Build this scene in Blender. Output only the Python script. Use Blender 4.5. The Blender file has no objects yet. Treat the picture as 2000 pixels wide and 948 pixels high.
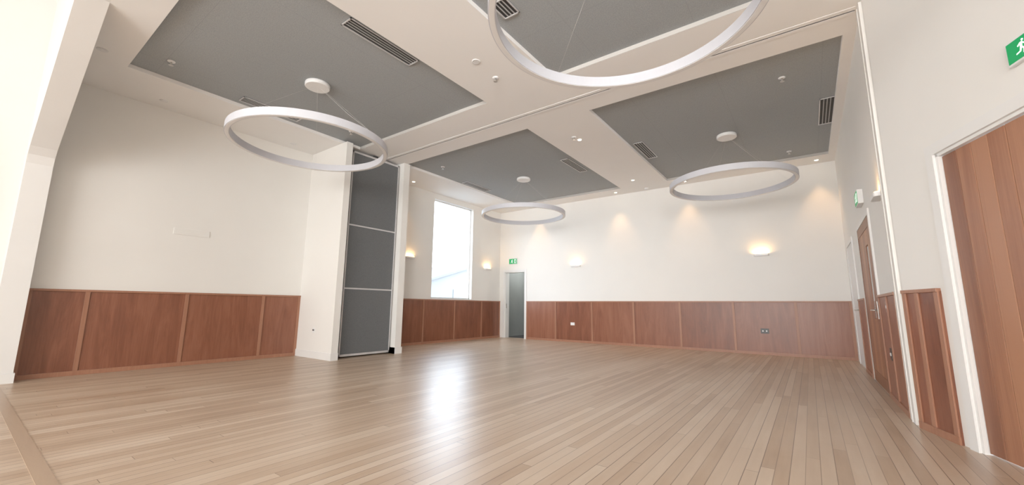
import bpy, math, random
from mathutils import Vector, Matrix
random.seed(4)
C=bpy.context.scene.collection
S=bpy.context.scene
# ---------------------------------------------------------------- camera
FP,YAW,PIT,ROL=791.9,-.6291,.1571,.0099
CAM=Vector((0,0,1))
Fw=Vector((math.sin(YAW)*math.cos(PIT),math.cos(YAW)*math.cos(PIT),math.sin(PIT)))
R0=Vector((math.cos(YAW),-math.sin(YAW),0));U0=R0.cross(Fw)
Rt=R0*math.cos(ROL)+U0*math.sin(ROL);Up=-R0*math.sin(ROL)+U0*math.cos(ROL)
cd=bpy.data.cameras.new('camera');cam=bpy.data.objects.new('camera',cd);C.objects.link(cam)
m=Matrix((Rt,Up,-Fw)).transposed().to_4x4();m.translation=CAM;cam.matrix_world=m
cd.sensor_fit='HORIZONTAL';cd.sensor_width=36;cd.lens=FP/2000*36;cd.clip_start=.02;cd.clip_end=300
S.camera=cam
def ray(px,py): return Fw+Rt*((px-1000)/FP)+Up*((474-py)/FP)
def onZ(px,py,z):
    d=ray(px,py);return CAM+d*((z-1)/d.z)
# ---------------------------------------------------------------- dims
XL,XR,YB,W,H=-8.37,.70,10.83,1.18,4.18
YN,XN,YT=4.20,-7.08,5.30
YR=-9.0
HN=5.5
RD=.055                                  # recess depth
# ---------------------------------------------------------------- materials
def nt(name):
    m=bpy.data.materials.new(name);m.use_nodes=True
    t=m.node_tree;b=t.nodes['Principled BSDF'];return m,t,b
def N(t,k,**kw):
    n=t.nodes.new(k)
    for a,v in kw.items(): setattr(n,a,v)
    return n
def mth(t,op,a,b=None,c=None):
    n=N(t,'ShaderNodeMath',operation=op)
    for i,v in enumerate((a,b,c)):
        if v is None: continue
        if isinstance(v,(int,float)): n.inputs[i].default_value=v
        else: t.links.new(v,n.inputs[i])
    return n.outputs[0]
def ramp(t,fac,stops):
    r=N(t,'ShaderNodeValToRGB');e=r.color_ramp.elements
    while len(e)<len(stops): e.new(.5)
    for q,(p,c) in zip(e,stops): q.position=p;q.color=(*c,1)
    t.links.new(fac,r.inputs[0]);return r.outputs[0]
def pm(name,c1,c2=None,scale=6,rough=.5,metal=0,bump=0,stretch=(1,1,1),space='Object',bscale=None):
    m,t,b=nt(name)
    c2=c2 or tuple(x*.96 for x in c1)
    tc=N(t,'ShaderNodeTexCoord');mp=N(t,'ShaderNodeMapping');mp.inputs['Scale'].default_value=stretch
    t.links.new(tc.outputs[space],mp.inputs[0])
    n=N(t,'ShaderNodeTexNoise');n.inputs['Scale'].default_value=scale;n.inputs['Detail'].default_value=4
    t.links.new(mp.outputs[0],n.inputs['Vector'])
    t.links.new(ramp(t,n.outputs[0],[(.3,c1),(.7,c2)]),b.inputs['Base Color'])
    b.inputs['Roughness'].default_value=rough;b.inputs['Metallic'].default_value=metal
    if bump:
        n2=N(t,'ShaderNodeTexNoise');n2.inputs['Scale'].default_value=bscale or scale*20
        t.links.new(mp.outputs[0],n2.inputs['Vector'])
        bp=N(t,'ShaderNodeBump');bp.inputs['Strength'].default_value=bump;bp.inputs['Distance'].default_value=.005
        t.links.new(n2.outputs[0],bp.inputs['Height']);t.links.new(bp.outputs[0],b.inputs['Normal'])
    return m
WALL=pm('wall_paint',(.84,.825,.79),(.82,.805,.77),1.5,.6,bump=.05,bscale=150)
CEIL=pm('ceiling_paint',(.89,.88,.865),(.87,.86,.845),1.2,.7)
REVDIM=pm('recess_shade_tone',(.52,.50,.47),(.49,.47,.44),2,.8)  # ceiling white darkened: shade put into the colour for the recess reveals
TRIMW=pm('white_gloss_paint',(.82,.815,.80),(.80,.795,.78),3,.4)
WHITE=pm('white_plastic',(.82,.82,.82),(.79,.79,.79),8,.35)
RINGM=pm('ring_white_metal',(.60,.61,.66),(.57,.58,.63),4,.5)
FAB=pm('grey_fabric',(.14,.147,.152),(.11,.117,.122),90,.95,bump=.2,bscale=600)
ALU=pm('aluminium',(.66,.66,.67),(.6,.6,.61),20,.35,metal=.3)
DARK=pm('dark_gap',(.03,.03,.032),(.02,.02,.02),20,.6)
BLACK=pm('black_plastic',(.025,.025,.028),(.02,.02,.02),20,.35)
SLAT=pm('grey_slat_metal',(.42,.42,.42),(.38,.38,.38),20,.5)
STEEL=pm('satin_steel',(.6,.59,.57),(.5,.49,.47),30,.3,metal=1)
def em(name,col,st,base=None):
    m,t,b=nt(name)
    n=N(t,'ShaderNodeTexNoise');n.inputs['Scale'].default_value=3
    t.links.new(ramp(t,n.outputs[0],[(0,col),(1,tuple(x*.97 for x in col))]),b.inputs['Emission Color'])
    b.inputs['Emission Strength'].default_value=st;b.inputs['Base Color'].default_value=(*(base or col),1);return m
GREEN=em('exit_green',(.0,.42,.12),.3,(0,.26,.07))
SIGNW=em('exit_white',(.9,1,.94),.6)
GLOW=em('warm_diffuser',(1,.72,.34),6)
DL=em('downlight_lens',(1,.86,.62),12)
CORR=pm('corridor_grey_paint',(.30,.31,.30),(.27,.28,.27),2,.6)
EXT=pm('exterior_white_cladding',(.19,.195,.20),(.185,.19,.195),.5,.6)
ROOF=pm('exterior_roof_metal',(.135,.14,.147),(.13,.135,.142),1,.5)
GRASS=pm('exterior_paving',(.18,.18,.175),(.16,.16,.155),2,.9)
WIRE=pm('steel_wire',(.75,.72,.70),(.7,.68,.66),50,.5)
m,t,b=nt('window_glass');GLASS=m
b.inputs['Roughness'].default_value=.0
b.inputs['Transmission Weight'].default_value=1;b.inputs['IOR'].default_value=1.02
n=N(t,'ShaderNodeTexNoise');t.links.new(ramp(t,n.outputs[0],[(0,(.96,.98,1)),(1,(1,1,1))]),b.inputs['Base Color'])
# acoustic ceiling panels with sheet joints
m,t,b=nt('acoustic_grey_panel');ACO=m
g=N(t,'ShaderNodeNewGeometry');sp=N(t,'ShaderNodeSeparateXYZ');t.links.new(g.outputs['Position'],sp.inputs[0])
fx=mth(t,'FRACT',mth(t,'DIVIDE',mth(t,'ADD',sp.outputs[0],20.0),1.2));fy=mth(t,'FRACT',mth(t,'DIVIDE',mth(t,'ADD',sp.outputs[1],20.3),2.4))
gap=mth(t,'MAXIMUM',mth(t,'LESS_THAN',fx,.004),mth(t,'LESS_THAN',fy,.002))
n=N(t,'ShaderNodeTexNoise');n.inputs['Scale'].default_value=110;n.inputs['Detail'].default_value=3;t.links.new(g.outputs['Position'],n.inputs['Vector'])
col=ramp(t,n.outputs[0],[(.3,(.275,.298,.31)),(.7,(.385,.41,.423))])
mx=N(t,'ShaderNodeMixRGB');t.links.new(gap,mx.inputs[0]);t.links.new(col,mx.inputs[1]);mx.inputs[2].default_value=(.285,.305,.315,1)
t.links.new(mx.outputs[0],b.inputs['Base Color']);b.inputs['Roughness'].default_value=.95
# timber floor boards running along Y
m,t,b=nt('floor_boards');FLOOR=m
g=N(t,'ShaderNodeNewGeometry');sp=N(t,'ShaderNodeSeparateXYZ');t.links.new(g.outputs['Position'],sp.inputs[0])
BWD=.078
xx=mth(t,'DIVIDE',mth(t,'ADD',sp.outputs[0],20.0),BWD);ix=mth(t,'FLOOR',xx);fx=mth(t,'FRACT',xx)
wn=N(t,'ShaderNodeTexWhiteNoise',noise_dimensions='1D');t.links.new(ix,wn.inputs['W'])
yy=mth(t,'ADD',mth(t,'DIVIDE',mth(t,'ADD',sp.outputs[1],20.0),2.7),mth(t,'MULTIPLY',wn.outputs['Value'],7.3))
iy=mth(t,'FLOOR',yy);fy=mth(t,'FRACT',yy)
cb=N(t,'ShaderNodeCombineXYZ');t.links.new(ix,cb.inputs[0]);t.links.new(iy,cb.inputs[1])
w2=N(t,'ShaderNodeTexWhiteNoise',noise_dimensions='3D');t.links.new(cb.outputs[0],w2.inputs['Vector'])
mp=N(t,'ShaderNodeMapping');mp.inputs['Scale'].default_value=(24,1.6,1);t.links.new(g.outputs['Position'],mp.inputs[0])
gn=N(t,'ShaderNodeTexNoise');gn.inputs['Scale'].default_value=1;gn.inputs['Detail'].default_value=6;t.links.new(mp.outputs[0],gn.inputs['Vector'])
ln=N(t,'ShaderNodeTexNoise');ln.inputs['Scale'].default_value=.9;ln.inputs['Detail'].default_value=6;ln.inputs['Roughness'].default_value=.6;t.links.new(g.outputs['Position'],ln.inputs['Vector'])
tone=mth(t,'ADD',mth(t,'ADD',mth(t,'MULTIPLY',w2.outputs['Value'],.44),mth(t,'MULTIPLY',gn.outputs[0],.30)),mth(t,'MULTIPLY',ln.outputs[0],.55))
col=ramp(t,tone,[(.28,(.35,.23,.148)),(.5,(.46,.328,.225)),(.75,(.54,.41,.30)),(1,(.63,.51,.395))])
gap=mth(t,'MAXIMUM',mth(t,'LESS_THAN',fx,.06),mth(t,'LESS_THAN',fy,.0014))
gs=mth(t,'MULTIPLY',gap,mth(t,'ADD',mth(t,'MULTIPLY',wn.outputs['Value'],.6),.38))
mx=N(t,'ShaderNodeMixRGB');t.links.new(gs,mx.inputs[0]);t.links.new(col,mx.inputs[1]);mx.inputs[2].default_value=(.11,.06,.035,1)
t.links.new(mx.outputs[0],b.inputs['Base Color'])
t.links.new(mth(t,'ADD',mth(t,'MULTIPLY',ln.outputs[0],.14),.27),b.inputs['Roughness'])
bp=N(t,'ShaderNodeBump');bp.inputs['Strength'].default_value=.12;bp.inputs['Distance'].default_value=.002
t.links.new(mth(t,'SUBTRACT',mth(t,'MULTIPLY',gn.outputs[0],.5),mth(t,'MULTIPLY',gap,1.5)),bp.inputs['Height']);t.links.new(bp.outputs[0],b.inputs['Normal'])
def wood(name,stops,sc=(7,7,.7),rough=.32,rnd=.35):
    m,t,b=nt(name)
    tc=N(t,'ShaderNodeTexCoord');oi=N(t,'ShaderNodeObjectInfo')
    mp=N(t,'ShaderNodeMapping');mp.inputs['Scale'].default_value=sc;t.links.new(tc.outputs['Object'],mp.inputs[0])
    off=N(t,'ShaderNodeCombineXYZ');t.links.new(mth(t,'MULTIPLY',oi.outputs['Random'],37),off.inputs[0]);t.links.new(off.outputs[0],mp.inputs['Location'])
    n=N(t,'ShaderNodeTexNoise');n.inputs['Scale'].default_value=1;n.inputs['Detail'].default_value=7;n.inputs['Roughness'].default_value=.65;n.inputs['Distortion'].default_value=1.2
    t.links.new(mp.outputs[0],n.inputs['Vector'])
    mp2=N(t,'ShaderNodeMapping');mp2.inputs['Scale'].default_value=(90,90,2.5);t.links.new(tc.outputs['Object'],mp2.inputs[0])
    n2=N(t,'ShaderNodeTexNoise');n2.inputs['Scale'].default_value=1;t.links.new(mp2.outputs[0],n2.inputs['Vector'])
    f=mth(t,'ADD',mth(t,'ADD',mth(t,'MULTIPLY',n.outputs[0],.75),mth(t,'MULTIPLY',n2.outputs[0],.25)),mth(t,'MULTIPLY',mth(t,'SUBTRACT',oi.outputs['Random'],.5),rnd))
    t.links.new(ramp(t,f,stops),b.inputs['Base Color']);b.inputs['Roughness'].default_value=rough
    return m
PLY=wood('mahogany_plywood',[(.3,(.155,.050,.026)),(.5,(.225,.079,.042)),(.7,(.30,.118,.067))],(5,5,.7),.34,.2)
BAT=wood('batten_timber',[(.25,(.29,.125,.072)),(.75,(.40,.19,.115))],(20,20,1.2),.38,.12)
CED=wood('cedar_boards',[(.25,(.20,.072,.032)),(.5,(.29,.115,.056)),(.75,(.39,.175,.09))],(9,9,.5),.42,.45)
# ---------------------------------------------------------------- mesh builder
class MB:
    def __init__(s): s.v=[];s.f=[];s.sm=[]
    def add(s,vs,fs,sm=False):
        o=len(s.v);s.v+=[tuple(v) for v in vs];s.f+=[tuple(i+o for i in f) for f in fs];s.sm+=[sm]*len(fs);return s
    def box(s,x0,x1,y0,y1,z0,z1):
        x0,x1=sorted((x0,x1));y0,y1=sorted((y0,y1));z0,z1=sorted((z0,z1))
        return s.add([(x0,y0,z0),(x1,y0,z0),(x1,y1,z0),(x0,y1,z0),(x0,y0,z1),(x1,y0,z1),(x1,y1,z1),(x0,y1,z1)],
          [(3,2,1,0),(4,5,6,7),(0,1,5,4),(1,2,6,5),(2,3,7,6),(3,0,4,7)])
    def prism(s,poly,a0,a1,axis='y'):      # poly in the two other axes
        n=len(poly)
        def P(p,a): return {'y':(p[0],a,p[1]),'z':(p[0],p[1],a),'x':(a,p[0],p[1])}[axis]
        vs=[P(p,a0) for p in poly]+[P(p,a1) for p in poly]
        return s.add(vs,[tuple(range(n))[::-1],tuple(range(n,2*n))]+[(i,(i+1)%n,(i+1)%n+n,i+n) for i in range(n)])
    def lathe(s,prof,n=32,c=(0,0,0),closed=False,axis='z'):
        k=len(prof);vs=[]
        for i in range(n):
            a=2*math.pi*i/n
            for r,z in prof:
                p=(r*math.cos(a),r*math.sin(a),z)
                if axis=='y': p=(p[0],p[2],p[1])
                vs.append((p[0]+c[0],p[1]+c[1],p[2]+c[2]))
        fs=[]
        for i in range(n):
            j=(i+1)%n
            for q in range(k if closed else k-1):
                q2=(q+1)%k;fs.append((i*k+q,j*k+q,j*k+q2,i*k+q2))
        if not closed:
            fs.append(tuple(i*k for i in range(n))[::-1]);fs.append(tuple(i*k+k-1 for i in range(n)))
        return s.add(vs,fs,True)
    def tube(s,pts,r,n=8):
        pts=[Vector(p) for p in pts];vs=[];fs=[]
        for i,p in enumerate(pts):
            d=(pts[min(i+1,len(pts)-1)]-pts[max(i-1,0)]).normalized()
            a=d.cross(Vector((0,0,1)) if abs(d.z)<.9 else Vector((1,0,0))).normalized();b2=d.cross(a)
            for k in range(n):
                w=2*math.pi*k/n;vs.append(p+a*r*math.cos(w)+b2*r*math.sin(w))
        for i in range(len(pts)-1):
            for k in range(n): fs.append((i*n+k,i*n+(k+1)%n,(i+1)*n+(k+1)%n,(i+1)*n+k))
        fs.append(tuple(range(n))[::-1]);fs.append(tuple((len(pts)-1)*n+k for k in range(n)))
        return s.add(vs,fs,True)
    def build(s,name,mat,parent=None,loc=None,rz=0,bev=0,recalc=True):
        me=bpy.data.meshes.new(name);me.from_pydata(s.v,[],s.f);me.materials.append(mat)
        import bmesh
        if recalc:
            bm=bmesh.new();bm.from_mesh(me);bmesh.ops.recalc_face_normals(bm,faces=bm.faces);bm.to_mesh(me);bm.free()
        for p,k in zip(me.polygons,s.sm): p.use_smooth=k and len(p.vertices)<=4
        o=bpy.data.objects.new(name,me);C.objects.link(o)
        if parent: o.parent=parent
        if loc is not None: o.location=loc
        if rz: o.rotation_euler=(0,0,rz)
        if bev:
            b=o.modifiers.new('bevel','BEVEL');b.width=bev;b.segments=2;b.limit_method='ANGLE'
        return o
def empty(name,loc=(0,0,0),rz=0):
    o=bpy.data.objects.new(name,None);C.objects.link(o);o.location=loc;o.rotation_euler=(0,0,rz);o.empty_display_size=.1;return o
def tag(o,label,cat,group=None):
    o['label']=label;o['category']=cat
    if group:o['group']=group
    return o
def struct(o,label=None):
    o['kind']='structure'
    if label:o['label']=label
    return o
# ---------------------------------------------------------------- wall frames: s along wall, t into the wall, z up
class Fr:
    def __init__(f,ox,oy,ang): f.o=Vector((ox,oy,0));f.a=ang;f.s=Vector((math.cos(ang),math.sin(ang),0));f.t=Vector((-math.sin(ang),math.cos(ang),0))
    def w(f,s,t=0,z=0): return f.o+f.s*s+f.t*t+Vector((0,0,z))
    def hit(f,px,py):
        d=ray(px,py);k=(f.o-CAM).dot(f.t)/d.dot(f.t);p=CAM+d*k;return (p-f.o).dot(f.s),p.z
FL=Fr(XL,0,math.pi/2)      # s = Y
FB=Fr(XL,YB,0)             # s = X-XL
FRR=Fr(XR,YB,-math.pi/2)   # s = YB-Y
NA=math.atan2(-.952,.305)
FN=Fr(XR,5.12,NA)          # near angled wall
def wallmesh(name,fr,s0,s1,holes,thick=.2,top=H+.15,mat=None):
    mb=MB();cur=s0
    for a,b,z0,z1 in sorted(holes):
        mb.box(cur,a,0,thick,0,top)
        if z0>0: mb.box(a,b,0,thick,0,z0)
        mb.box(a,b,0,thick,z1,top);cur=b
    mb.box(cur,s1,0,thick,0,top)
    return struct(mb.build(name,mat or WALL,None,fr.o,fr.a))
# ---- window opening
wy0=(FL.hit(848,390)[0]+FL.hit(843,585)[0])/2;wy1=(FL.hit(925,408)[0]+FL.hit(920,588)[0])/2
wz1=(FL.hit(848,390)[1]+FL.hit(925,408)[1])/2;wz0=W+.03
# ---- back doorway
dx0=FB.hit(986,600)[0];dx1=FB.hit(1025,600)[0];dz=FB.hit(1006,531)[1]
# ---- right doors (s measured from back corner)
DH=2.2
s_w0,s_w1=YB-10.25,YB-9.2         # white door leaf
s_t0,s_t1=YB-8.1,YB-6.7         # timber door leaf
n0=FN.hit(1873,600)[0];n1=n0+1.25 # near timber door
ndz=(FN.hit(1840,285)[1]+FN.hit(2000,222)[1])/2
wallmesh('wall_left',FL,YR,YB+.2,[(wy0,wy1,wz0,wz1)],top=HN)
wallmesh('wall_back',FB,0,XR-XL+.2,[(dx0,dx1,0,dz)])
wallmesh('wall_right',FRR,0,YB-5.12,[(s_w0,s_w1,0,DH),(s_t0,s_t1,0,DH)])
wallmesh('wall_right_near',FN,0.0,14.8,[(n0,n1,0,ndz)],top=HN)
struct(MB().box(XL-.3,5.6,YR-.2,YB+.2,-.1,0).build('floor',FLOOR))
struct(MB().box(XL-.2,5.6,YR-.2,YR,0,HN).build('wall_rear',WALL))
# ---------------------------------------------------------------- ceiling with four recesses
RX=[(-7.25,-3.86),(-2.65,.58)];RY=[(1.02,4.60),(5.74,10.27)]
xs=[XL-.2,RX[0][0],RX[0][1],RX[1][0],RX[1][1],5.6];ys=[.60,RY[0][0],RY[0][1],RY[1][0],RY[1][1],YB+.2]
mb=MB()
for i in range(5):
    for j in range(5):
        if i in(1,3) and j in(1,3): continue
        mb.box(xs[i],xs[i+1],ys[j],ys[j+1],H,H+RD)
ce=struct(mb.build('ceiling',CEIL))
struct(MB().box(XL-.2,5.6,YR-.2,.6,HN,HN+.1).build('ceiling_near',CEIL))
for a in RX:
    for b in RY:
        MB().box(a[0]-.1,a[1]+.1,b[0]-.1,b[1]+.1,H+RD,H+RD+.03).build('acoustic_panel',ACO,ce)
        MB().box(a[0],a[1],b[1]-.006,b[1],H+.001,H+RD).build('reveal_shade_strip',REVDIM,ce)  # added strip, shade in its colour dulls the brightly lit far reveal
# ---------------------------------------------------------------- portal at the near left
mb=MB();mb.prism([(XL,0),(-8.1,0),(-8.1,2.80),(-8.06,2.91),(-7.96,3.0),(-5.8,H),(3.0,H),(3.0,HN),(XL,HN)],.36,.60,'y')
po=struct(mb.build('trim_1',TRIMW),'white portal pilaster with raking head at the near left')
MB().box(XL,-8.085,.345,.615,0,.12).build('skirting',TRIMW,po)
THR=wood('threshold_timber',[(.2,(.36,.245,.165)),(.8,(.46,.33,.225))],(1,12,1),.35,.1)
struct(MB().box(XL,XR+.9,.42,.50,0,.003).build('trim_2',THR),'timber threshold board set across the floor')
# ---------------------------------------------------------------- nibs and baseboards
NT=.13
nb=struct(MB().box(XL,XN,YN,YN+NT,0,H).build('wall_nib_left',WALL))
struct(MB().box(XL,XN+.015,YN-.015,YN+NT,0,.13).build('baseboard_nib_left',TRIMW))
struct(MB().box(XL,-7.12,5.64,5.80,0,H).build('wall_nib_right',WALL))
struct(MB().box(XL,-7.105,5.64,5.815,0,.13).build('baseboard_nib_right',TRIMW))
# pilaster on the right wall receiving the partition
pl=struct(MB().box(XR-.025,XR,5.18,5.42,0,H).build('trim_3',WALL),'white pilaster receiving the folding partition')
MB().box(XR-.032,XR-.025,5.29,5.32,0,H).build('guide_channel',WALL,pl)
# ---------------------------------------------------------------- wainscots
tn=[3]
def wains(fr,s0,s1,bats,z0=0,z1=W,label='',cap=True):
    tn[0]+=1
    r=struct(empty('trim_%d'%tn[0],fr.w(s0),fr.a),label)
    bs=sorted(b-s0 for b in bats if s0<b<s1);L=s1-s0
    ed=[0]+bs+[L]
    for a,b in zip(ed,ed[1:]):
        MB().box(-(b-a)/2,(b-a)/2,-.015,0,.0,z1-.02).build('panel',PLY,r,((a+b)/2,0,0))
    for b in [.025]+bs+[L-.025]:
        MB().box(-.025,.025,-.028,-.015,.06,z1-.03).build('batten',BAT,r,(b,0,0),bev=.002)
    MB().box(0,L,-.03,-.015,0,.06).build('base_rail',BAT,r)
    MB().box(0,L,-.035,0,z1-.03,z1).build('cap_rail',BAT,r,bev=.003)
    return r
wains(FL,.60,YN,[FL.hit(160,640)[0],FL.hit(357,640)[0],FL.hit(508,640)[0]],label='mahogany plywood wainscot on the left wall')
wains(FL,5.80,YB,[FL.hit(825,630)[0],FL.hit(886,630)[0],FL.hit(939,630)[0]],label='mahogany plywood wainscot under the tall window')
bx=[FB.hit(x,640)[0] for x in (1086,1157,1239,1330,1435,1558)]
wains(FB,dx1+.07,XR-XL,bx,label='long mahogany plywood wainscot on the back wall')
wains(FRR,s_w1+.08,s_t0-.08,[],label='short mahogany wainscot between the white door and the timber door')
wains(FRR,s_t1+.08,YB-5.42,[YB-6.0],label='mahogany wainscot between the timber door and the pilaster')
sn=FN.hit(1843,600)[0]
wains(FN,.03,sn,[sn*.45],label='mahogany wainscot beside the nearest timber door')
# ---------------------------------------------------------------- doors
def frame(fr,s0,s1,z1,name,aw=.075,parent=None,dep=.2):
    mb=MB()
    mb.box(s0-aw,s0+.0,-.018,0,0,z1+aw);mb.box(s1,s1+aw,-.018,0,0,z1+aw);mb.box(s0,s1,-.018,0,z1,z1+aw)
    mb.box(s0-.001,s0+.025,0,dep,0,z1);mb.box(s1-.025,s1+.001,0,dep,0,z1);mb.box(s0,s1,0,dep,z1-.025,z1)
    return mb.build(name,TRIMW,parent)
def handle(parent,s,z,t=-.0):
    h=MB().box(s-.022,s+.022,t-.008,t,z-.11,z+.11).build('handle_plate',STEEL,parent,bev=.003)
    MB().tube([(s,t-.006,z),(s,t-.05,z),(s-.012,t-.058,z),(s-.12,t-.058,z)],.009,10).build('lever',STEEL,h)
# door_1 : open doorway, back wall
d=struct(empty('door_1',FB.o,FB.a),'open doorway with white frame in the back corner')
frame(FB,dx0,dx1,dz,'door_frame',.07,d)
MB().box(dx0+.025,dx0+.045,.02,.05,.95,1.1).build('strike_plate',STEEL,d)
# corridor behind
c0,c1=dx0-.25,dx1+.35
mb=MB();mb.box(c0-.1,c0,.2,2.2,0,2.7);mb.box(c1,c1+.1,.2,2.2,0,2.7);mb.box(c0-.1,c1+.1,2.2,2.3,0,2.7);mb.box(c0,c1,.2,2.2,2.6,2.7)
struct(mb.build('wall_corridor',CORR,None,FB.o,FB.a))
struct(MB().box(c0,c1,.2,2.2,-.1,0).build('floor_corridor',pm('corridor_carpet',(.09,.09,.095),(.07,.07,.075),60,.9),None,FB.o,FB.a))
# door_2 : white door
d=struct(empty('door_2',FRR.o,FRR.a),'white flush door in the far right corner')
frame(FRR,s_w0,s_w1,DH,'door_frame',.07,d)
MB().box(s_w0+.003,s_w1-.003,-.008,-.001,.01,DH-.003).box(s_w0+.03,s_w1-.03,0,.04,.01,DH-.03).build('door_leaf',TRIMW,d);handle(d,s_w1-.1,1.0,-.008)
# timber doors
def timber_leaf(parent,s0,s1,z1,nb,t=.03,glass=None,sw=.10,rail=.13,low=.16):
    w=s1-s0
    if sw:
        r=MB()
        r.box(s0,s0+sw,t,t+.04,.01,z1);r.box(s0+sw,s1,t,t+.04,z1-rail,z1);r.box(s0+sw,s1,t,t+.04,.01,low);r.box(s1-sw,s1,t,t+.04,low,z1-rail)
        r.build('leaf_frame',CED,parent,bev=.003)
    a=s0+sw;bw=(s1-sw-a)/nb
    for i in range(nb):
        x0=a+i*bw+.003;x1=a+(i+1)*bw-.003
        if glass is not None and i==glass:
            MB().box(x0+.01,x1-.01,t+.012,t+.02,.9,z1-.35).build('glass_slot',pm('slot_glass',(.30,.33,.33),(.2,.23,.23),3,.1),parent)
            MB().box(x0,x1,t+.005,t+.035,low,.88).box(x0,x1,t+.005,t+.035,z1-.33,z1-rail).build('door_board',CED,parent)
        else: MB().box(-(x1-x0)/2,(x1-x0)/2,t+.005,t+.035,low,z1-rail).build('door_board',CED,parent,((x0+x1)/2,0,0),bev=.003)
    MB().box(s0,s1,t+.036,t+.045,.01,z1-.01).build('backing_sheet',CED,parent)
d=struct(empty('door_3',FRR.o,FRR.a),'timber door with glass slot beside the pilaster')
frame(FRR,s_t0,s_t1,DH,'door_frame',.07,d)
timber_leaf(d,s_t0+.004,s_t1-.004,DH-.004,5,-.016,3)
handle(d,s_t1-.09,1.0,-.016)
d=struct(empty('door_4',FN.o,FN.a),'large cedar board door at the right edge')
frame(FN,n0,n1,ndz,'door_frame',.085,d)
timber_leaf(d,n0+.028,n1-.028,ndz-.03,8,.02,None,0,.0,.01)
# ---------------------------------------------------------------- window
wn_=struct(empty('window_1',FL.o,FL.a),'tall bright window rising from the wainscot')
mb=MB();f=.03
mb.box(wy0,wy0+f,.10,.14,wz0,wz1);mb.box(wy1-f,wy1,.10,.14,wz0,wz1);mb.box(wy0,wy1,.10,.14,wz1-f,wz1);mb.box(wy0,wy1,.10,.14,wz0,wz0+f)
mb.build('window_frame',TRIMW,wn_)
MB().box(wy0+f,wy1-f,.118,.126,wz0+f,wz1-f).build('pane',GLASS,wn_)
MB().box(wy0-.02,wy1+.02,-.02,.10,wz0-.03,wz0).build('window_sill',TRIMW,wn_,bev=.003)
# outside
struct(MB().box(XL-60,XL-.25,-30,60,-.6,-.5).build('ground_outside',GRASS))
h=tag(empty('house',(-19,16.0,-.5)),'pale neighbouring house with gabled roof seen through the window','house')
MB().prism([(-5,0),(5,0),(5,2.15),(0,3.57),(-5,2.15)],-5,5,'x').build('wall',EXT,h)
mb=MB();mb.prism([(-5.3,2.06),(0,3.57),(0,3.68),(-5.3,2.17)],-5.2,5.2,'x');mb.prism([(5.3,2.06),(0,3.57),(0,3.68),(5.3,2.17)],-5.2,5.2,'x');mb.build('roof',ROOF,h)
MB().box(5,5.03,-1.6,1.2,0,2.3).build('garage_door',EXT,h)
# ---------------------------------------------------------------- folding partition stack
hw=.60
fp=tag(empty('folding_partition',(-7.25,5.0,0)),'stack of grey fabric folding partition leaves parked between two white nibs','partition')
PZ=4.12;zb=[.09]
for py in (563,436): 
    dd=ray(670,py);k=(-7.25)/dd.x;zb.append(1+dd.z*k)
zb.append(PZ-.05)
for i in range(4):
    x1=-i*.125;x0=x1-.10
    fr_=MB()
    for a,b in((-hw+.05,-hw+.075),(hw-.022,hw)): fr_.box(x0,x1,a,b,.03,PZ)
    fr_.box(x0,x1,-hw+.05,hw,.03,.07);fr_.box(x0,x1,-hw+.05,hw,PZ-.04,PZ)
    for z in zb[1:3]: fr_.box(x0,x1+.004,-hw+.05,hw,z-.014,z+.014)
    lf=fr_.build('leaf',ALU,fp)
    for a,b in zip(zb,zb[1:]): MB().box(x0+.01,x1-.006,-hw+.075,hw-.022,a-.02 if a<.2 else a+.014,b+.012 if b>4 else b-.014).build('fabric_pad',FAB,lf)
    MB().box(x0+.02,x1-.02,-.05,.05,PZ,H-.02).build('hanger',BLACK,lf)
    MB().box(x0+.01,x1-.012,-hw,-hw+.05,.02,PZ).build('edge_seal',BLACK,lf)
tr=tag(empty('ceiling_track',(0,YT,H)),'long white ceiling track with dark slot crossing to the pilaster','track')
MB().box(-7.9,XR-.04,-.07,-.010,-.004,0).build('rail',CEIL,tr)
MB().box(-7.9,XR-.04,.010,.07,-.004,0).build('rail',CEIL,tr)
MB().box(-7.9,XR-.04,-.010,.010,-.002,0).build('slot',DARK,tr)
# ---------------------------------------------------------------- ring pendants
cx=[-5.63,-1.0];cy=[2.80,8.21];RZ=3.285
ringlab={(0,0):'white ring pendant hanging under the left ceiling recess near the partition',
 (0,1):'smallest white ring pendant hanging in front of the tall window corner',
 (1,1):'white ring pendant hanging before the back wall at right',
 (1,0):'largest white ring pendant cut by the top of the photo'}
for i in(0,1):
    for j in(0,1):
        p=tag(empty('ring_pendant',(cx[i],cy[j],RZ)),ringlab[i,j],'pendant light','ring pendants')
        ro,ri,h2=1.045,.985,.05
        for nm,pr,mt in (('ring',[(ro,-h2),(ro,h2),(ri,h2),(ri,-h2)],RINGM),('diffuser',[(ro-.008,-h2-.003),(ro-.008,-h2),(ri+.008,-h2),(ri+.008,-h2-.003)],WHITE)):
            q=MB().lathe(pr,128,closed=True).build(nm,mt,p)
            for f_ in q.data.polygons:f_.use_smooth=False
        top=H+RD-RZ
        MB().lathe([(.165,top),(.17,top-.01),(.17,top-.05),(.16,top-.06)],40).build('canopy',WHITE,p)
        for a in (.5,2.6,4.7):
            MB().tube([(.05*math.cos(a),.05*math.sin(a),top-.06),(1.01*math.cos(a),1.01*math.sin(a),h2)],.0006,5).build('wire',WIRE,p)
        a=.55;MB().tube([(.03,.02,top-.06),(.5*math.cos(a),.5*math.sin(a),(top-.06)*.52),(.95*math.cos(a),.95*math.sin(a),.11),(1.01*math.cos(a),1.01*math.sin(a),h2)],.0011,6).build('power_cord',WHITE,p)
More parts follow.
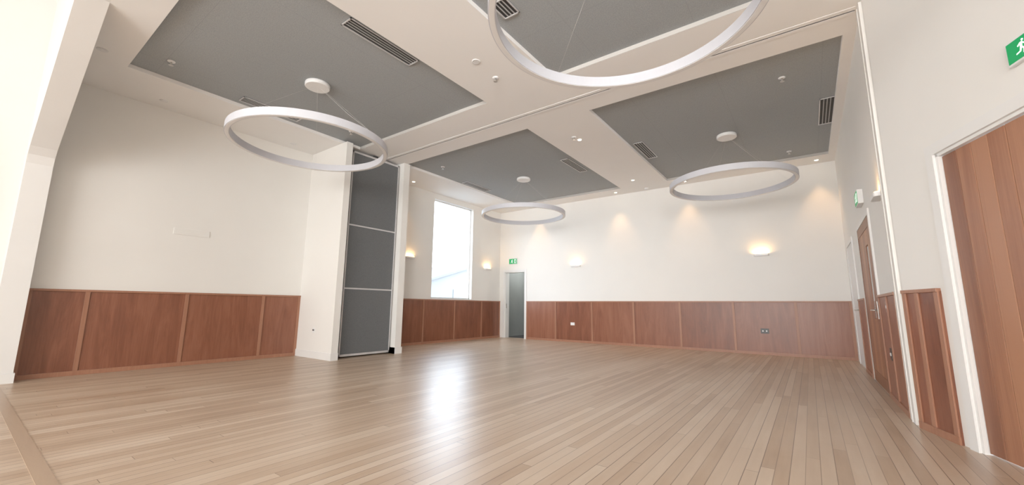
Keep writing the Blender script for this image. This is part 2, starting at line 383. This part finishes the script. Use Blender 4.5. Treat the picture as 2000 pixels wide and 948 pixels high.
# ---------------------------------------------------------------- ceiling vents
def vent(pa,pb,wd,z,label,n=3):
    A=onZ(*pa,z);B=onZ(*pb,z);x=(A.x+B.x)/2;y0,y1=sorted((A.y,B.y));L=y1-y0
    r=tag(empty('ceiling_vent',(x,(y0+y1)/2,z)),label,'vent','slot vents in the ceiling')
    MB().box(-wd/2,wd/2,-L/2,L/2,-.004,0).build('backing',DARK,r)
    mb=MB();e=.014
    mb.box(-wd/2,-wd/2+e,-L/2,L/2,-.014,-.004);mb.box(wd/2-e,wd/2,-L/2,L/2,-.014,-.004);mb.box(-wd/2,wd/2,-L/2,-L/2+e,-.014,-.004);mb.box(-wd/2,wd/2,L/2-e,L/2,-.014,-.004)
    mb.build('frame',ALU,r)
    for k in range(n):
        xx=-wd/2+e+(wd-2*e)*(k+1)/(n+1);MB().box(xx-.006,xx+.006,-L/2+e,L/2-e,-.010,-.004).build('slat',SLAT,r)
zc=H+RD
vent((678,38),(806,124),.2,zc,'long slotted vent right of the disc canopy in the left recess')
vent((472,191),(585,234),.2,zc,'slotted vent in the left recess above the ring pendant')
vent((909,355),(952,373),.2,zc,'slotted vent near the window side of the small far recess')
vent((1104,310),(1138,335),.2,zc,'slotted vent near the downlights in the small far recess')
vent((1247,278),(1274,308),.2,zc,'slotted vent at the left edge of the right recess')
vent((1616,190),(1612,241),.2,zc,'slotted vent at the right edge of the right recess')
vent((972,0),(1000,30),.2,zc,'slotted vent cut by the top of the photo inside the largest ring')
# ---------------------------------------------------------------- downlights
def downlight(x,y,z,label,lit,power=14,grp=None):
    r=tag(empty('downlight',(x,y,z)),label,'downlight',grp)
    MB().lathe([(.055,.002),(.055,-.006),(.045,-.010),(.036,-.004)],24).build('trim_ring',WHITE,r)
    MB().lathe([(.035,-.005),(.034,-.008)],20).build('lens',DL if lit else WHITE,r)
    if lit:
        l=bpy.data.lights.new('spot','SPOT');l.energy=power;l.color=(1,.60,.31);l.spot_size=math.radians(60);l.spot_blend=.75;l.shadow_soft_size=.03
        o=bpy.data.objects.new('spot',l);C.objects.link(o);o.parent=r;o.location=(0,0,-.02)
for px,lab in ((1047,'lit downlight by the back wall above the doorway side'),(1203,'lit downlight by the back wall second from the window corner'),(1337,'lit downlight by the back wall behind the right ring pendant'),(1595,'lit downlight by the back wall closest to the right corner')):
    best=min((abs((lambda p:(1000+FP*(p-CAM).dot(Rt)/(p-CAM).dot(Fw)))(Vector((x/100,10.6,H)))-px),x/100) for x in range(-830,60,2))
    downlight(best[1],10.56,H,lab,True,44,'lit downlights')
for px,py,lab,pw in ((1132,273,'lit downlight between the two far recesses nearer the track',16),(1236,352,'lit downlight between the two far recesses near the back wall',16),(808,355,'lit downlight beside the right partition nib',34)):
    p=onZ(px,py,H);downlight(p.x,p.y,H,lab,True,pw,'lit downlights')
for px,py,lab in ((930,120,'unlit downlight between the near recesses'),(320,197,'unlit downlight by the left wall below the left recess'),(200,97,'unlit downlight at the left end of the ceiling near the portal'),(573,281,'unlit downlight by the left wall inside the left ring')):
    p=onZ(px,py,H);downlight(p.x,p.y,H,lab,False,0,'unlit downlights')
# sprinklers
def sprinkler(px,py,z,lab):
    p=onZ(px,py,z);r=tag(empty('ceiling_sprinkler',(p.x,p.y,z)),lab,'sprinkler','ceiling sprinklers')
    MB().lathe([(.045,.0),(.042,-.008),(.02,-.014)],20).build('rosette',WHITE,r)
    MB().lathe([(.012,-.012),(.010,-.05),(.006,-.055)],12).lathe([(.028,-.055),(.028,-.059)],14).build('head',STEEL,r)
for a in ((335,120,zc,'sprinkler at the near end of the left recess'),(686,257,zc,'sprinkler at the far end of the left recess above the ring'),(968,152,H,'sprinkler on the white ceiling between the recesses'),
          (865,326,zc,'sprinkler in the small far recess on the window side'),(1527,152,zc,'sprinkler in the near part of the right recess'),(1541,296,zc,'sprinkler in the far part of the right recess'),(1121,268,H,'sprinkler beside the lit downlight nearer the track')): sprinkler(*a)
p=onZ(990,403,H);r=tag(empty('ceiling_grille',(p.x,min(p.y,10.55),H)),'small square grille on the ceiling in the window corner','vent')
MB().box(-.16,.16,-.16,.16,-.008,0).build('frame',WHITE,r);MB().box(-.13,.13,-.13,.13,-.012,-.008).build('face',ALU,r)
# ---------------------------------------------------------------- wall lamps
def sconce(fr,s,z,lab,power=4.0):
    o=fr.w(s,0,z);r=tag(empty('wall_light',o,fr.a),lab,'wall light','wall lights')
    w_,dp,hh=.15,.08,.03
    prof=[(-w_,0),(-w_,-dp*.6),(-w_*.93,-dp*.9),(-w_*.8,-dp),(w_*.8,-dp),(w_*.93,-dp*.9),(w_,-dp*.6),(w_,0)]
    MB().prism(prof,-hh,hh*.5,'z').build('housing',WHITE,r,bev=.003)
    MB().prism([(x*.9,y*.85-.004) for x,y in prof],hh*.5,hh*.5+.006,'z').build('diffuser',GLOW,r)
    l=bpy.data.lights.new('lamp','AREA');l.shape='RECTANGLE';l.size=.26;l.size_y=.05;l.energy=power;l.color=(1,.56,.22)
    q=bpy.data.objects.new('lamp',l);C.objects.link(q);q.parent=r;q.location=(0,-.045,hh*.5+.012);q.rotation_euler=(math.pi,0,0)
for fr,px,py,lab in ((FL,799,503,'wall light beside the partition nib left of the window'),(FL,951,526,'wall light between the window and the corner'),(FB,1125,520,'wall light on the back wall nearer the doorway'),(FB,1487,498,'wall light on the back wall nearer the right corner'),(FRR,1722,382,'wall light high on the right wall beside the pilaster')):
    s,z=fr.hit(px,py);sconce(fr,s,z,lab,1.4 if px==799 else 2.8)
# ---------------------------------------------------------------- exit signs
def exit_sign(fr,s,z,w_,h_,lab,out=.03):
    r=tag(empty('exit_sign',fr.w(s,0,z),fr.a),lab,'exit sign','green exit signs')
    MB().box(-w_/2,w_/2,-out,0,-h_/2,h_/2).build('housing',WHITE,r,bev=.004)
    MB().box(-w_/2+.012,w_/2-.012,-out-.003,-out,-h_/2+.012,h_/2-.012).build('green_face',GREEN,r)
    k=h_*.42/.5;y0=-out-.005;y1=-out-.003
    mb=MB()
    def P(*pts,ox=-w_*.12): mb.prism([(ox+a*k,b*k) for a,b in pts],y0,y1,'y')
    P(*[(.09+.05*math.cos(a),.3+.05*math.sin(a)) for a in [i*math.pi/6 for i in range(12)]])
    P((-.06,.22),(.08,.24),(.04,-.02),(-.06,-.02));P((.06,.22),(.2,.1),(.17,.06),(.04,.15));P((-.06,.22),(-.2,.12),(-.17,.07),(-.04,.16))
    P((.04,0),(.16,-.12),(.12,-.34),(.06,-.33),(.09,-.14),(-.03,-.03));P((-.06,0),(-.1,-.16),(-.3,-.2),(-.3,-.26),(-.05,-.21),(.02,-.02))
    mb.build('running_figure',SIGNW,r)
    mb=MB();a=w_*.16;b=w_*.36;hh=h_*.3
    mb.box(a,b,y0,y1,-hh,-hh+.008);mb.box(a,a+.012,y0,y1,-hh,hh);mb.box(b-.012,b,y0,y1,-hh,hh);mb.box(a,b,y0,y1,hh-.012,hh)
    mb.build('doorway_symbol',SIGNW,r)
s,z=FB.hit(1003,511);exit_sign(FB,s,z,.34,.19,'green running man exit sign above the open doorway')
s,z=FRR.hit(1683,388);exit_sign(FRR,s,z,.34,.19,'green exit sign on the right wall above the slotted timber door',.06)
s,z=FN.hit(1978,110);exit_sign(FN,s+.15,z,.30,.155,'green exit sign at the right edge above the cedar door')
# ---------------------------------------------------------------- outlets and switches
def plate(fr,px,py,w_,h_,mat,mat2,lab,cat='switch',name='wall_switch',off=0):
    s,z=fr.hit(px,py);r=tag(empty(name,fr.w(s,off,z),fr.a),lab,cat)
    MB().box(-w_/2,w_/2,-.01,0,-h_/2,h_/2).build('plate',mat,r,bev=.002)
    for k in(-1,1): MB().box(k*w_*.22-.012,k*w_*.22+.012,-.014,-.01,-.015,.015).build('rocker',mat2,r)
plate(FB,1119,633,.13,.08,WHITE,WHITE,'white double outlet on the back wall wainscot','outlet','wall_outlet',-.015)
plate(FB,1494,647,.16,.11,BLACK,WHITE,'black double outlet on the back wall wainscot','outlet','wall_outlet',-.015)
plate(FRR,1737,600,.09,.12,WHITE,WHITE,'white switch on the narrow wainscot right of the slotted door','switch','wall_switch',-.015)
plate(FRR,1746,693,.1,.13,BLACK,WHITE,'black outlet low on the narrow wainscot right of the slotted door','outlet','wall_outlet',-.015)
FNB=Fr(XL,YN,0)
plate(FNB,613,645,.08,.1,WHITE,BLACK,'small white outlet on the left partition nib','outlet','wall_outlet')
FC=Fr(XL,YB+2.2,0)
plate(FC,1012,583,.09,.13,BLACK,WHITE,'black switch on the grey wall inside the open doorway','switch','wall_switch')
s,z=FL.hit(375,455);r=tag(empty('wall_grille',FL.w(s,0,z),FL.a),'faint white slotted grille on the upper left wall','vent')
MB().box(-.25,.25,-.012,0,-.055,.055).build('frame',WALL,r,bev=.003)
for k in range(4): MB().box(-.23,.23,-.016,-.012,-.042+k*.022,-.030+k*.022).build('slat',WALL,r)
s,z=FB.hit(1268,377)
r=tag(MB().lathe([(.05,.002),(.05,-.02),(.03,-.04)],20).build('ceiling_sensor',WHITE,None,(XL+s,10.6,H)),'small white ceiling sensor by the back wall between downlights','sensor')
# ---------------------------------------------------------------- lighting
l=bpy.data.lights.new('corridor_fill','POINT');l.energy=30;l.color=(.97,1,.97);l.shadow_soft_size=.1  # added fill light without a fixture, brightens the corridor
o=bpy.data.objects.new('corridor_fill',l);C.objects.link(o);o.location=FB.w((c0+c1)/2,1.1,2.45)
def arealamp(name,loc,tgt,sx,sy,e,col,spread=180):
    l=bpy.data.lights.new(name,'AREA');l.shape='RECTANGLE';l.size=sx;l.size_y=sy;l.energy=e;l.color=col;l.spread=math.radians(spread)
    o=bpy.data.objects.new(name,l);C.objects.link(o);o.location=loc
    o.rotation_euler=(Vector(tgt)-Vector(loc)).to_track_quat('-Z','Y').to_euler()
arealamp('rear_fill',(-1.0,YR+.05,2.1),(-1.0,5,2.1),9,3.6,1010,(1,.995,.985))  # added fill lamp behind the camera; the rear wall has no window
arealamp('fill_toward_window_wall',(2.0,-3.5,2.6),(-6.5,9.5,2.6),2,2,52,(1,.99,.97),50)  # added unseen fill, narrow beam to lift the window wall
arealamp('fill_toward_right_wall',(-7.6,-6,2.6),(.7,6,2.4),2,2.5,30,(1,.99,.98),60)  # added unseen fill aimed across the room to lift the right wall
wd=bpy.data.worlds.new('world');S.world=wd;wd.use_nodes=True;t=wd.node_tree
bg=t.nodes['Background'];tc=N(t,'ShaderNodeTexCoord');sp=N(t,'ShaderNodeSeparateXYZ');t.links.new(tc.outputs['Generated'],sp.inputs[0])
t.links.new(ramp(t,sp.outputs[2],[(0,(.84,.92,1)),(.5,(.70,.85,1))]),bg.inputs[0]);bg.inputs[1].default_value=9.5
S.view_settings.view_transform='Standard';S.view_settings.look='None';S.view_settings.exposure=0;S.view_settings.gamma=1.12
